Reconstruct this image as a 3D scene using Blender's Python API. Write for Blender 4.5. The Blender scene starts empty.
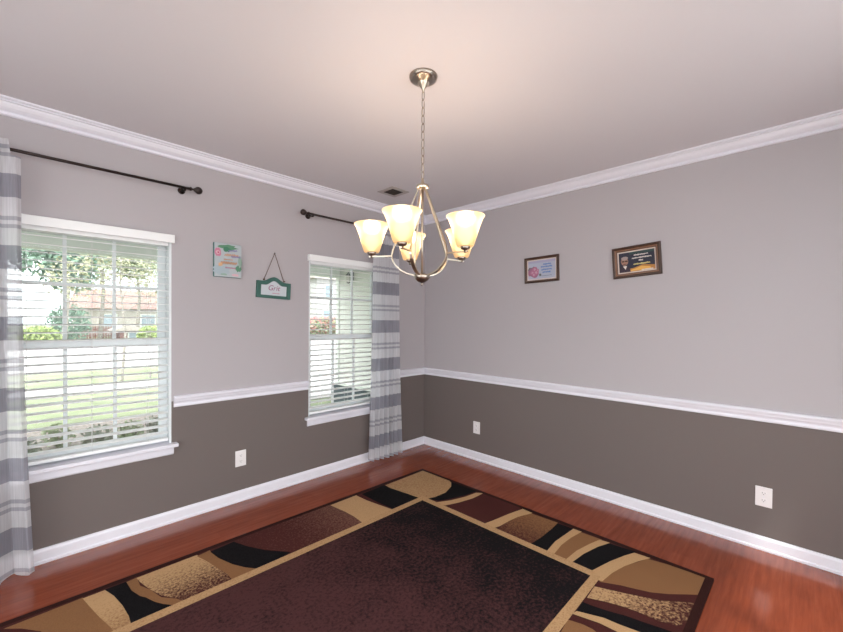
import bpy, bmesh, math, random
from mathutils import Vector, Matrix
PI = math.pi
S = bpy.context.scene
COL = S.collection
H = 2.44
BULB_W = 2.3      # watts of each chandelier bulb
SKY = 5.0
SKY_DIM = .65
SUN = 3.0
EXPO = 0.0
RUG = [('tan', [(-3.106, -0.541), (-2.851, -0.532), (-2.828, -0.659), (-2.807, -0.755), (-2.766, -0.866), (-2.791, -0.971), (-2.865, -0.944), (-2.961, -0.776), (-2.995, -0.67), (-3.053, -0.591)]), ('spkA', [(-2.852, -0.539), (-2.77, -0.539), (-2.746, -0.619), (-2.728, -0.728), (-2.72, -0.827), (-2.722, -0.896), (-2.777, -0.909), (-2.787, -0.845), (-2.812, -0.743), (-2.837, -0.619)]), ('black', [(-2.77, -0.535), (-2.686, -0.536), (-2.68, -0.634), (-2.659, -0.709), (-2.643, -0.735), (-2.62, -0.799), (-2.595, -0.845), (-2.56, -0.894), (-2.599, -0.929), (-2.692, -0.912), (-2.722, -0.896), (-2.72, -0.827), (-2.728, -0.728), (-2.746, -0.619)]), ('tan', [(-2.687, -0.541), (-2.643, -0.536), (-2.644, -0.62), (-2.616, -0.688), (-2.59, -0.788), (-2.545, -0.846), (-2.483, -0.894), (-2.563, -0.92), (-2.562, -0.889), (-2.595, -0.845), (-2.62, -0.799), (-2.643, -0.735), (-2.659, -0.709), (-2.68, -0.634)]), ('spkB', [(-2.645, -0.539), (-2.369, -0.538), (-2.347, -0.644), (-2.327, -0.75), (-2.309, -0.828), (-2.297, -0.89), (-2.516, -0.903), (-2.545, -0.844), (-2.587, -0.774), (-2.616, -0.688), (-2.639, -0.588)]), ('tan', [(-2.373, -0.551), (-2.304, -0.54), (-2.295, -0.651), (-2.26, -0.763), (-2.223, -0.838), (-2.181, -0.895), (-2.308, -0.898), (-2.309, -0.828), (-2.327, -0.75), (-2.347, -0.644)]), ('black', [(-2.307, -0.557), (-2.172, -0.545), (-2.139, -0.645), (-2.082, -0.755), (-1.989, -0.877), (-1.979, -0.881), (-2.109, -0.894), (-2.181, -0.895), (-2.223, -0.838), (-2.26, -0.763), (-2.295, -0.651)]), ('spkC', [(-2.174, -0.551), (-1.998, -0.496), (-1.773, -0.528), (-1.516, -0.544), (-1.499, -0.706), (-1.495, -0.803), (-1.492, -0.898), (-1.993, -0.907), (-1.989, -0.877), (-2.082, -0.755), (-2.139, -0.645)]), ('beige', [(-1.52, -0.551), (-1.296, -0.549), (-1.289, -0.671), (-1.272, -0.773), (-1.247, -0.909), (-1.505, -0.916), (-1.495, -0.803), (-1.499, -0.706)]), ('black', [(-1.253, -0.562), (-1.031, -0.555), (-1.016, -0.676), (-1.023, -0.673), (-0.982, -0.915), (-1.251, -0.912), (-1.24, -0.891), (-1.251, -0.747)]), ('spkD', [(-1.024, -0.566), (-0.593, -0.562), (-0.566, -0.727), (-0.583, -0.851), (-0.614, -0.91), (-0.663, -0.948), (-0.777, -0.99), (-0.893, -0.986), (-0.957, -0.964), (-0.988, -0.921), (-1.004, -0.793), (-1.028, -0.636)]), ('black', [(-0.595, -0.89), (-0.585, -1.148), (-0.708, -1.126), (-0.828, -1.087), (-0.919, -1.045), (-0.96, -0.962), (-0.893, -0.986), (-0.777, -0.99), (-0.663, -0.948)]), ('beige', [(-0.616, -1.157), (-0.58, -1.201), (-0.715, -1.198), (-0.843, -1.167), (-0.939, -1.131), (-0.97, -1.039), (-0.848, -1.104), (-0.727, -1.141)]), ('brown', [(-0.597, -1.202), (-0.578, -1.546), (-0.731, -1.512), (-0.871, -1.491), (-0.954, -1.472), (-0.937, -1.129), (-0.841, -1.166), (-0.713, -1.197)]), ('beige', [(-0.596, -1.542), (-0.591, -1.539), (-0.598, -1.621), (-0.717, -1.578), (-0.807, -1.565), (-0.902, -1.559), (-0.959, -1.544), (-0.944, -1.472), (-0.867, -1.488), (-0.729, -1.511)]), ('spkE', [(-0.609, -1.617), (-0.598, -1.803), (-0.7, -1.81), (-0.839, -1.81), (-0.941, -1.8), (-0.947, -1.581), (-0.902, -1.559), (-0.807, -1.565), (-0.717, -1.578)]), ('black', [(-0.605, -1.806), (-0.597, -1.912), (-0.692, -1.899), (-0.818, -1.89), (-0.948, -1.901), (-0.941, -1.8), (-0.839, -1.81), (-0.7, -1.81)]), ('beige', [(-0.598, -1.906), (-0.597, -1.959), (-0.708, -1.94), (-0.827, -1.933), (-0.959, -1.945), (-0.948, -1.901), (-0.818, -1.89), (-0.692, -1.899)]), ('tan', [(-0.605, -1.957), (-0.599, -2.081), (-0.702, -2.045), (-0.821, -2.02), (-0.961, -2.012), (-0.959, -1.945), (-0.827, -1.933), (-0.708, -1.94)]), ('beige', [(-0.608, -2.071), (-0.599, -2.128), (-0.693, -2.092), (-0.822, -2.062), (-0.957, -2.047), (-0.961, -2.012), (-0.821, -2.02), (-0.702, -2.045)]), ('black', [(-0.608, -2.125), (-0.587, -2.271), (-0.675, -2.232), (-0.787, -2.193), (-0.877, -2.17), (-0.951, -2.155), (-0.957, -2.047), (-0.822, -2.062), (-0.693, -2.092)]), ('tan', [(-0.615, -2.333), (-0.594, -2.426), (-0.578, -2.638), (-0.734, -2.634), (-0.749, -2.603), (-0.79, -2.558), (-0.86, -2.484), (-0.906, -2.422), (-0.932, -2.363), (-0.956, -2.302), (-1.003, -2.216), (-0.968, -2.203), (-0.884, -2.227), (-0.77, -2.265)]), ('brown', [(-1.006, -2.212), (-0.956, -2.302), (-0.932, -2.363), (-0.906, -2.422), (-0.86, -2.484), (-0.749, -2.603), (-0.825, -2.623), (-0.866, -2.563), (-0.942, -2.467), (-1.003, -2.336), (-1.058, -2.21)]), ('spkF', [(-1.058, -2.21), (-1.003, -2.336), (-0.971, -2.402), (-0.939, -2.466), (-0.862, -2.562), (-0.824, -2.614), (-0.985, -2.608), (-1.06, -2.559), (-1.085, -2.5), (-1.09, -2.434), (-1.102, -2.366), (-1.129, -2.291), (-1.165, -2.216)]), ('black', [(-1.208, -2.213), (-1.2, -2.259), (-1.183, -2.319), (-1.158, -2.383), (-1.143, -2.448), (-1.126, -2.51), (-1.108, -2.584), (-1.197, -2.587), (-1.197, -2.527), (-1.217, -2.444), (-1.232, -2.38), (-1.24, -2.32), (-1.287, -2.216)]), ('beige', [(-1.285, -2.217), (-1.24, -2.32), (-1.232, -2.38), (-1.217, -2.444), (-1.197, -2.527), (-1.271, -2.498), (-1.281, -2.396), (-1.285, -2.318), (-1.316, -2.209)]), ('tan', [(-1.364, -2.21), (-1.344, -2.268), (-1.341, -2.312), (-1.361, -2.363), (-1.436, -2.348), (-1.552, -2.232)]), ('beige', [(-0.606, -2.262), (-0.599, -2.342), (-0.675, -2.304), (-0.779, -2.263), (-0.886, -2.236), (-0.991, -2.224), (-1.006, -2.181), (-0.951, -2.151), (-0.877, -2.17), (-0.787, -2.193), (-0.675, -2.232)])]


# ------------------------------------------------------------------ materials
def mat(name, color=(.8, .8, .8), rough=.5, metal=0.0, **kw):
    m = bpy.data.materials.new(name); m.use_nodes = True
    b = m.node_tree.nodes['Principled BSDF']
    b.inputs['Base Color'].default_value = (*color, 1)
    b.inputs['Roughness'].default_value = rough
    b.inputs['Metallic'].default_value = metal
    for k, v in kw.items(): b.inputs[k.replace('_', ' ')].default_value = v
    return m
def nd(m, t, **kw):
    n = m.node_tree.nodes.new(t)
    for k, v in kw.items(): setattr(n, k, v)
    return n
def lk(m, a, b): m.node_tree.links.new(a, b)
def bsdf(m): return m.node_tree.nodes['Principled BSDF']
def noise(m, scale, detail=2, vec=None, rough=.5):
    n = nd(m, 'ShaderNodeTexNoise'); n.inputs['Scale'].default_value = scale
    n.inputs['Detail'].default_value = detail; n.inputs['Roughness'].default_value = rough
    if vec is None:
        tc = nd(m, 'ShaderNodeTexCoord'); vec = tc.outputs['Object']
    lk(m, vec, n.inputs['Vector']); return n
def ramp(m, fac, stops, interp='LINEAR'):
    r = nd(m, 'ShaderNodeValToRGB'); r.color_ramp.interpolation = interp
    el = r.color_ramp.elements
    while len(el) < len(stops): el.new(.5)
    for e, (p, c) in zip(el, stops):
        e.position = p; e.color = (*c, 1) if len(c) == 3 else c
    lk(m, fac, r.inputs['Fac']); return r
def bump(m, h, strength=.1, dist=.01):
    b = nd(m, 'ShaderNodeBump'); b.inputs['Strength'].default_value = strength
    b.inputs['Distance'].default_value = dist
    lk(m, h, b.inputs['Height']); lk(m, b.outputs['Normal'], bsdf(m).inputs['Normal'])
def mth(m, op, a, b=None, clamp=False):
    n = nd(m, 'ShaderNodeMath', operation=op); n.use_clamp = clamp
    for i, v in enumerate((a, b)):
        if v is None: continue
        if isinstance(v, (int, float)): n.inputs[i].default_value = v
        else: lk(m, v, n.inputs[i])
    return n.outputs[0]

def wall_paint(name, c):
    m = mat(name, c, .75)
    n = noise(m, 220, 2); bump(m, n.outputs['Fac'], .06, .002)
    return m
M = {}
M['upper'] = wall_paint('greige_wall_paint', (.44, .41, .43))
M['lower'] = wall_paint('taupe_wall_paint', (.150, .124, .117))
M['ceil'] = wall_paint('ceiling_paint', (.68, .66, .69))
M['trim'] = mat('white_trim_gloss', (.78, .775, .85), .35)
M['vinyl'] = mat('white_vinyl', (.72, .76, .78), .4)
M['slat'] = mat('blind_slat_white', (.86, .87, .88), .4)
M['cord'] = mat('ladder_cord', (.7, .7, .7), .8)
M['outlet'] = mat('outlet_plastic', (.82, .79, .80), .3)
M['slot'] = mat('outlet_slot', (.05, .05, .05), .6)
M['bronze'] = mat('oil_rubbed_bronze', (.035, .024, .022), .4, .6)
M['nickel'] = mat('brushed_nickel', (.54, .47, .38), .3, 1.0)
M['darknickel'] = mat('canopy_nickel', (.34, .30, .26), .28, 1.0)
M['green'] = mat('green_painted_wood', (.035, .115, .095), .6)
M['twine'] = mat('twine', (.17, .11, .08), .9)
M['ventw'] = mat('vent_white', (.42, .39, .38), .5)
M['ventd'] = mat('vent_dark', (.05, .042, .035), .8)
M['glassframe'] = mat('picture_glass', (.02, .02, .02), .05)

# cherry planks running along X
m = mat('cherry_plank_floor', (.3, .1, .06), .22); M['floor'] = m
tc = nd(m, 'ShaderNodeTexCoord')
br = nd(m, 'ShaderNodeTexBrick'); br.offset = .37; br.inputs['Scale'].default_value = 1
br.inputs['Brick Width'].default_value = 1.1; br.inputs['Row Height'].default_value = .083
br.inputs['Mortar Size'].default_value = .0006; br.inputs['Mortar Smooth'].default_value = .5
br.inputs['Bias'].default_value = 0
br.inputs['Color1'].default_value = (0, 0, 0, 1); br.inputs['Color2'].default_value = (1, 1, 1, 1)
br.inputs['Mortar'].default_value = (.3, .3, .3, 1)
lk(m, tc.outputs['Object'], br.inputs['Vector'])
mp = nd(m, 'ShaderNodeMapping'); mp.inputs['Scale'].default_value = (1.6, 22, 1)
lk(m, tc.outputs['Object'], mp.inputs['Vector'])
n1 = noise(m, 2.2, 5, mp.outputs['Vector'], .6)
s1 = mth(m, 'MULTIPLY', br.outputs['Color'], .10)
s2 = mth(m, 'MULTIPLY', n1.outputs['Fac'], .75)
sm = mth(m, 'ADD', s1, s2)
cr = ramp(m, sm, [(.15, (.155, .030, .012)), (.42, (.245, .050, .020)), (.85, (.35, .090, .040))])
mx = nd(m, 'ShaderNodeMixRGB', blend_type='MIX'); lk(m, br.outputs['Fac'], mx.inputs['Fac'])
lk(m, cr.outputs['Color'], mx.inputs['Color1']); mx.inputs['Color2'].default_value = (.18, .042, .020, 1)
lk(m, mx.outputs['Color'], bsdf(m).inputs['Base Color'])
rr = mth(m, 'MULTIPLY_ADD', n1.outputs['Fac'], .12); rr.node.inputs[2].default_value = .11
lk(m, rr, bsdf(m).inputs['Roughness'])
bsdf(m).inputs['Coat Weight'].default_value = .25; bsdf(m).inputs['Coat Roughness'].default_value = .12

# carpet piles
def pile(name, c, var=.25, rough=.95, sc=260):
    m = mat(name, c, rough, 0, Specular_IOR_Level=.08)
    n = noise(m, sc, 2)
    a = tuple(v * (1 - var) for v in c); b = tuple(min(1, v * (1 + var)) for v in c)
    r = ramp(m, n.outputs['Fac'], [(.3, a), (.7, b)])
    lk(m, r.outputs['Color'], bsdf(m).inputs['Base Color'])
    bump(m, n.outputs['Fac'], .5, .004)
    return m
def speckle(name, c1, c2, axis, v0, v1, amp=1.1, sc=85, f0=0., f1=1., cloud=0):
    """flecked pile: share of c2 grows from v0 to v1 along one axis of the rug"""
    m = mat(name, c1, .95, 0, Specular_IOR_Level=.08)
    tc = nd(m, 'ShaderNodeTexCoord'); sp = nd(m, 'ShaderNodeSeparateXYZ'); lk(m, tc.outputs['Object'], sp.inputs[0])
    mr = nd(m, 'ShaderNodeMapRange'); mr.inputs['From Min'].default_value = v0; mr.inputs['From Max'].default_value = v1
    mr.inputs['To Min'].default_value = f0; mr.inputs['To Max'].default_value = f1
    lk(m, sp.outputs[axis], mr.inputs['Value'])
    n = noise(m, sc, 3, tc.outputs['Object'], .7)
    a = mth(m, 'MULTIPLY_ADD', n.outputs['Fac'], 2.6 * amp); a.node.inputs[2].default_value = -1.3 * amp
    s = mth(m, 'ADD', a, mr.outputs[0])
    if cloud:
        n2 = noise(m, 5, 3, tc.outputs['Object']); c_ = mth(m, 'MULTIPLY_ADD', n2.outputs['Fac'], cloud); c_.node.inputs[2].default_value = -cloud * .5
        s = mth(m, 'ADD', s, c_)
    mid = tuple((x + y) / 2 for x, y in zip(c1, c2))
    r = ramp(m, s, [(.1, c1), (.5, mid), (.9, c2)])
    lk(m, r.outputs['Color'], bsdf(m).inputs['Base Color'])
    bump(m, n.outputs['Fac'], .5, .004)
    return m
BE = (.48, .295, .150); TA = (.235, .115, .052); BR = (.066, .019, .017); BK = (.008, .007, .008); PL = (.068, .026, .026)
RC = (-2.07, -1.57)
oy = lambda v: v - RC[1]
ox = lambda v: v - RC[0]
R = {'beige': pile('rug_beige', BE, .14), 'tan': pile('rug_tan', TA, .10), 'brown': pile('rug_brown', BR, .2),
     'black': pile('rug_black', BK, .6),
     'spkA': speckle('rug_beige_flecks_a', BE, TA, 1, oy(-.65), oy(-1.05), .8),
     'spkB': speckle('rug_beige_flecks_b', BE, BR, 1, oy(-.58), oy(-.93), 1.0),
     'spkC': speckle('rug_brown_flecks_c', BR, (.2, .1, .07), 0, ox(-1.95), ox(-1.45), .8, f1=.6),
     'spkD': speckle('rug_beige_flecks_d', (.44, .27, .14), TA, 1, oy(0), oy(-1), .9, 110, f0=.28, f1=.28),
     'spkE': speckle('rug_tan_flecks_e', TA, BR, 0, ox(-.62), ox(-1.0), .7, f0=.1, f1=.9),
     'spkF': speckle('rug_beige_flecks_f', BE, BR, 1, oy(-2.22), oy(-2.62), 1.2, f0=.1, f1=.9)}
R['strip'] = speckle('rug_strip_flecks', BE, TA, 1, 0, 1, .75, 110, f0=.22, f1=.22)
R['edge'] = pile('rug_edge', (.032, .011, .009), .2)
fm = speckle('rug_field_flecks', BK, PL, 0, ox(-.9), ox(-2.1), 1.0, 60, f0=.0, f1=.85, cloud=1.0); R['field'] = fm

# sheer striped curtain fabric (stripes follow height)
def curtain_mat():
    m = bpy.data.materials.new('sheer_striped_fabric'); m.use_nodes = True
    nt = m.node_tree; nt.nodes.clear()
    out = nd(m, 'ShaderNodeOutputMaterial')
    tc = nd(m, 'ShaderNodeTexCoord'); sp = nd(m, 'ShaderNodeSeparateXYZ'); lk(m, tc.outputs['Object'], sp.inputs[0])
    z = mth(m, 'SUBTRACT', 2.895, sp.outputs[2])
    z = mth(m, 'DIVIDE', z, .3545)
    z = mth(m, 'FRACT', z)
    W_ = (0, 0, 0); G_ = (1, 1, 1); g = (.8, .8, .8)
    st = ramp(m, z, [(0, g), (.055, W_), (.112, g), (.165, W_), (.395, W_), (.405, G_), (.735, W_)], 'CONSTANT')
    f = st.outputs['Color']
    col = ramp(m, f, [(0, (.95, .95, 1.0)), (1, (.42, .415, .48))])
    th = nd(m, 'ShaderNodeTexNoise'); th.inputs['Scale'].default_value = 1  # thread streaks in the colour, strengthened to stand in for shading of the folds
    mp = nd(m, 'ShaderNodeMapping'); mp.inputs['Scale'].default_value = (150, 150, 3); lk(m, tc.outputs['Object'], mp.inputs[0]); lk(m, mp.outputs[0], th.inputs['Vector'])
    mul = nd(m, 'ShaderNodeMixRGB', blend_type='MULTIPLY'); mul.inputs['Fac'].default_value = .4
    lk(m, col.outputs['Color'], mul.inputs['Color1']); lk(m, th.outputs['Fac'], mul.inputs['Color2'])
    df = nd(m, 'ShaderNodeBsdfDiffuse'); tl = nd(m, 'ShaderNodeBsdfTranslucent'); tr = nd(m, 'ShaderNodeBsdfTransparent')
    lk(m, mul.outputs['Color'], df.inputs['Color']); lk(m, mul.outputs['Color'], tl.inputs['Color'])
    a = nd(m, 'ShaderNodeMixShader'); a.inputs['Fac'].default_value = .38
    lk(m, df.outputs[0], a.inputs[1]); lk(m, tl.outputs[0], a.inputs[2])
    b = nd(m, 'ShaderNodeMixShader')
    lk(m, mth(m, 'MULTIPLY_ADD', f, -.14), b.inputs['Fac']); b.inputs['Fac'].links[0].from_node.inputs[2].default_value = .28
    lk(m, a.outputs[0], b.inputs[1]); lk(m, tr.outputs[0], b.inputs[2])
    lk(m, b.outputs[0], out.inputs[0]); return m
M['curtain'] = curtain_mat()

def pane_mat():
    m = bpy.data.materials.new('window_pane_glass'); m.use_nodes = True
    nt = m.node_tree; nt.nodes.clear(); out = nd(m, 'ShaderNodeOutputMaterial')
    tr = nd(m, 'ShaderNodeBsdfTransparent'); tr.inputs['Color'].default_value = (.95, .98, .97, 1)
    gl = nd(m, 'ShaderNodeBsdfGlossy'); gl.inputs['Roughness'].default_value = .02
    fr = nd(m, 'ShaderNodeLayerWeight'); fr.inputs['Blend'].default_value = .5
    fk = mth(m, 'MULTIPLY_ADD', mth(m, 'POWER', fr.outputs['Facing'], 5), .8); fk.node.inputs[2].default_value = .02
    mx = nd(m, 'ShaderNodeMixShader'); lk(m, fk, mx.inputs[0]); lk(m, tr.outputs[0], mx.inputs[1]); lk(m, gl.outputs[0], mx.inputs[2])
    lk(m, mx.outputs[0], out.inputs[0]); return m
M['pane'] = pane_mat()

def shade_mat():
    m = bpy.data.materials.new('frosted_amber_glass'); m.use_nodes = True
    nt = m.node_tree; nt.nodes.clear(); out = nd(m, 'ShaderNodeOutputMaterial')
    tl = nd(m, 'ShaderNodeBsdfTranslucent'); tl.inputs['Color'].default_value = (.20, .16, .11, 1)
    df = nd(m, 'ShaderNodeBsdfDiffuse'); df.inputs['Color'].default_value = (.72, .50, .28, 1)
    rf = nd(m, 'ShaderNodeBsdfRefraction'); rf.inputs['IOR'].default_value = 1.16; rf.inputs['Roughness'].default_value = 1.0
    rf.inputs['Color'].default_value = (1, .86, .64, 1)
    em = nd(m, 'ShaderNodeEmission'); em.inputs['Color'].default_value = (1, .66, .34, 1); em.inputs['Strength'].default_value = SHADE_E
    a = nd(m, 'ShaderNodeMixShader'); a.inputs[0].default_value = .5; lk(m, df.outputs[0], a.inputs[1]); lk(m, tl.outputs[0], a.inputs[2])
    b = nd(m, 'ShaderNodeMixShader'); b.inputs[0].default_value = .32; lk(m, a.outputs[0], b.inputs[1]); lk(m, rf.outputs[0], b.inputs[2])
    c = nd(m, 'ShaderNodeAddShader'); lk(m, b.outputs[0], c.inputs[0]); lk(m, em.outputs[0], c.inputs[1])
    lk(m, c.outputs[0], out.inputs[0]); return m
SHADE_E = .32
M['shade'] = shade_mat()
def emit(name, c, s):
    m = bpy.data.materials.new(name); m.use_nodes = True; m.node_tree.nodes.clear()
    out = nd(m, 'ShaderNodeOutputMaterial'); e = nd(m, 'ShaderNodeEmission')
    e.inputs['Color'].default_value = (*c, 1); e.inputs['Strength'].default_value = s
    lk(m, e.outputs[0], out.inputs[0]); return m
M['bulb'] = emit('lit_bulb', (1, .80, .52), 3.5)

# ------------------------------------------------------------------ mesh builder
class MB:
    def __init__(s): s.v = []; s.f = []; s.m = []; s.mats = []
    def mi(s, m):
        if m not in s.mats: s.mats.append(m)
        return s.mats.index(m)
    def add(s, vs, fs, m):
        b = len(s.v); s.v += [tuple(v) for v in vs]; k = s.mi(m)
        for f in fs: s.f.append([b + i for i in f]); s.m.append(k)
        return s
    def box(s, x0, x1, y0, y1, z0, z1, m):
        x0, x1 = sorted((x0, x1)); y0, y1 = sorted((y0, y1)); z0, z1 = sorted((z0, z1))
        vs = [(x, y, z) for z in (z0, z1) for y in (y0, y1) for x in (x0, x1)]
        return s.add(vs, [(0, 2, 3, 1), (4, 5, 7, 6), (0, 1, 5, 4), (2, 6, 7, 3), (0, 4, 6, 2), (1, 3, 7, 5)], m)
    def tube(s, pts, r, m, n=10, caps=True, closed=False):
        pts = [Vector(p) for p in pts]; rs = r if isinstance(r, (list, tuple)) else [r] * len(pts)
        N = len(pts); vs = []; up = None
        for i, p in enumerate(pts):
            if closed: t = pts[(i + 1) % N] - pts[i - 1]
            else: t = pts[min(i + 1, N - 1)] - pts[max(i - 1, 0)]
            t.normalize()
            if up is None:
                up = Vector((0, 0, 1)) if abs(t.z) < .9 else Vector((1, 0, 0))
            a = t.cross(up)
            if a.length < 1e-5: a = t.orthogonal()
            a.normalize(); b = a.cross(t).normalized(); up = b
            for k in range(n):
                th = 2 * PI * k / n; vs.append(p + (a * math.cos(th) + b * math.sin(th)) * rs[i])
        fs = []
        for i in range(N if closed else N - 1):
            j = (i + 1) % N
            for k in range(n): fs.append((i * n + k, i * n + (k + 1) % n, j * n + (k + 1) % n, j * n + k))
        if caps and not closed: fs += [tuple(range(n))[::-1], tuple((N - 1) * n + k for k in range(n))]
        return s.add(vs, fs, m)
    def lathe(s, prof, m, n=32, c=(0, 0, 0), axis='z', closed=False):
        vs = []; fs = []
        for r, h in prof:
            for k in range(n):
                th = 2 * PI * k / n; a, b = r * math.cos(th), r * math.sin(th)
                p = (a, b, h) if axis == 'z' else (h, a, b) if axis == 'x' else (a, h, b)
                vs.append((c[0] + p[0], c[1] + p[1], c[2] + p[2]))
        P_ = len(prof)
        for i in range(P_ if closed else P_ - 1):
            j = (i + 1) % P_
            for k in range(n): fs.append((i * n + k, i * n + (k + 1) % n, j * n + (k + 1) % n, j * n + k))
        return s.add(vs, fs, m)
    def extrude(s, poly, p0, p1, fn, m):
        """profile poly (a,b) swept from parameter p0 to p1; fn(a,b,t)->xyz"""
        n = len(poly); vs = [fn(a, b, p0, 0) for a, b in poly] + [fn(a, b, p1, 1) for a, b in poly]
        fs = [(i, (i + 1) % n, n + (i + 1) % n, n + i) for i in range(n)] + [tuple(range(n))[::-1], tuple(range(n, 2 * n))]
        return s.add(vs, fs, m)
    def slab(s, poly, y0, y1, m):
        """outline in local XZ given depth along Y (front y0)"""
        n = len(poly); vs = [(a, y0, b) for a, b in poly] + [(a, y1, b) for a, b in poly]
        fs = [tuple(range(n)), tuple(range(n, 2 * n))[::-1]] + [(i, n + i, n + (i + 1) % n, (i + 1) % n) for i in range(n)]
        return s.add(vs, fs, m)
    def build(s, name, parent=None, smooth=False, bevel=0, loc=None):
        me = bpy.data.meshes.new(name); me.from_pydata(s.v, [], s.f); me.polygons.foreach_set('material_index', s.m)
        for m in s.mats: me.materials.append(m)
        bm = bmesh.new(); bm.from_mesh(me); bmesh.ops.recalc_face_normals(bm, faces=bm.faces); bm.to_mesh(me); bm.free()
        if smooth: me.polygons.foreach_set('use_smooth', [True] * len(me.polygons))
        me.update()
        o = bpy.data.objects.new(name, me); COL.objects.link(o)
        if parent: o.parent = parent
        if loc: o.location = loc
        if bevel:
            b = o.modifiers.new('bevel', 'BEVEL'); b.width = bevel; b.segments = 2; b.limit_method = 'ANGLE'
        return o
def tag(o, label=None, cat=None, group=None, kind=None):
    if label: o['label'] = label
    if cat: o['category'] = cat
    if group: o['group'] = group
    if kind: o['kind'] = kind
    return o
def empty(name, loc, rot=(0, 0, 0)):
    o = bpy.data.objects.new(name, None); COL.objects.link(o); o.location = loc; o.rotation_euler = rot
    o.empty_display_size = .1; return o
def st(o, label=None): return tag(o, label, kind='structure')

# ------------------------------------------------------------------ room shell
X0, Y0 = -4.35, -3.75          # far sides of the room (behind the camera)
T = .14
ZS = .79
W1 = (-3.16, -2.37); W2 = (-1.386, -.60); WZ = (.50, 1.86)
def wall(name, a0, a1, holes, fn, label):
    """grid of blocks, holes left open; fn(a0,a1,z0,z1)->box args"""
    As = sorted({a0, a1, *[v for h in holes for v in h[:2]]}); Zs = sorted({0, H, ZS, *[v for h in holes for v in h[2:]]})
    b = MB()
    for i in range(len(As) - 1):
        for j in range(len(Zs) - 1):
            ca, cz = (As[i] + As[i + 1]) / 2, (Zs[j] + Zs[j + 1]) / 2
            if any(h[0] < ca < h[1] and h[2] < cz < h[3] for h in holes): continue
            b.box(*fn(As[i], As[i + 1], Zs[j], Zs[j + 1]), M['lower'] if cz < ZS else M['upper'])
    o = b.build(name); return st(o, label)
wall('wall_left', X0, T, [(*W1, *WZ), (*W2, *WZ)], lambda a, b, c, d: (a, b, 0, T, c, d), 'two-tone greige and taupe wall with two windows')
wall('wall_right', Y0, 0, [], lambda a, b, c, d: (0, T, a, b, c, d), 'two-tone greige and taupe wall with two framed pictures')
BW = (-4.15, -.6, .08, 2.30); SW = (-3.60, -.7, .08, 2.30)  # openings added in the unseen walls to let in more daylight
wall('wall_back', X0, T, [BW], lambda a, b, c, d: (a, b, Y0 - T, Y0, c, d), 'wall behind the viewer with a wide window added for daylight')
wall('wall_side', Y0 - T, T, [SW], lambda a, b, c, d: (X0 - T, X0, a, b, c, d), 'wall opposite the pictures with a wide window added for daylight')
st(MB().box(X0 - T, T, Y0 - T, T, -.1, 0, M['floor']).build('floor'), 'reddish cherry plank floor')
st(MB().box(X0 - T, T, Y0 - T, T, H, H + .1, M['ceil']).build('ceiling'), 'plain painted ceiling')

# trim profiles: (out from wall, height)
crown = [(0, 2.364), (.012, 2.364), (.016, 2.368), (.016, 2.375), (.011, 2.378), (.012, 2.384), (.024, 2.389), (.036, 2.398), (.044, 2.410),
         (.048, 2.420), (.058, 2.422), (.058, 2.428), (.070, 2.430), (.073, 2.433), (.073, 2.44), (0, 2.44)]
rail = [(0, .751), (.010, .752), (.013, .760), (.009, .772), (.012, .782), (.020, .789), (.022, .800), (.027, .808), (.028, .817), (.022, .824), (0, .825)]
base = [(0, 0), (.020, 0), (.020, .012), (.014, .018), (.013, .062), (.010, .070), (.006, .077), (0, .078)]
def lft(a, b, t, e): return (t, -a, b)
def run_left(name, prof, x0, x1, miter=True, label=None):
    f = lambda a, b, t, e: ((t - a) if (e and miter and abs(x1) < 1e-6) else t, -a, b)
    return st(MB().extrude(prof, x0, x1, f, M['trim']).build(name), label)
def run_right(name, prof, y0, label=None):
    f = lambda a, b, t, e: (-a, (t - a) if e else t, b)
    return st(MB().extrude(prof, y0, 0, f, M['trim']).build(name), label)
run_left('baseboard_left', base, X0, 0, label='white baseboard under the windows')
run_right('baseboard_right', base, Y0, label='white baseboard under the pictures')
run_left('trim_1', crown, X0, 0, label='white crown moulding above the windows')
run_right('trim_2', crown, Y0, label='white crown moulding above the pictures')
run_left('trim_3', rail, W2[1] + .01, 0, label='white chair rail between corner and window')
run_left('trim_4', rail, W1[1] + .012, W2[0] - .006, label='white chair rail between the two windows')
run_left('trim_5', rail, X0, W1[0] - .01, label='white chair rail beside the long curtain')
run_right('trim_6', rail, Y0, label='white chair rail under the pictures')
for nm, prof in (('baseboard_back', base), ('trim_7', crown)):
    st(MB().extrude(prof, X0, 0, lambda a, b, t, e: (t, Y0 + a, b), M['trim']).build(nm), 'white trim on the wall behind the viewer')
for nm, prof in (('baseboard_side', base), ('trim_8', crown)):
    st(MB().extrude(prof, Y0, 0, lambda a, b, t, e: (X0 + a, t, b), M['trim']).build(nm), 'white trim opposite the pictures')

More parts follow.
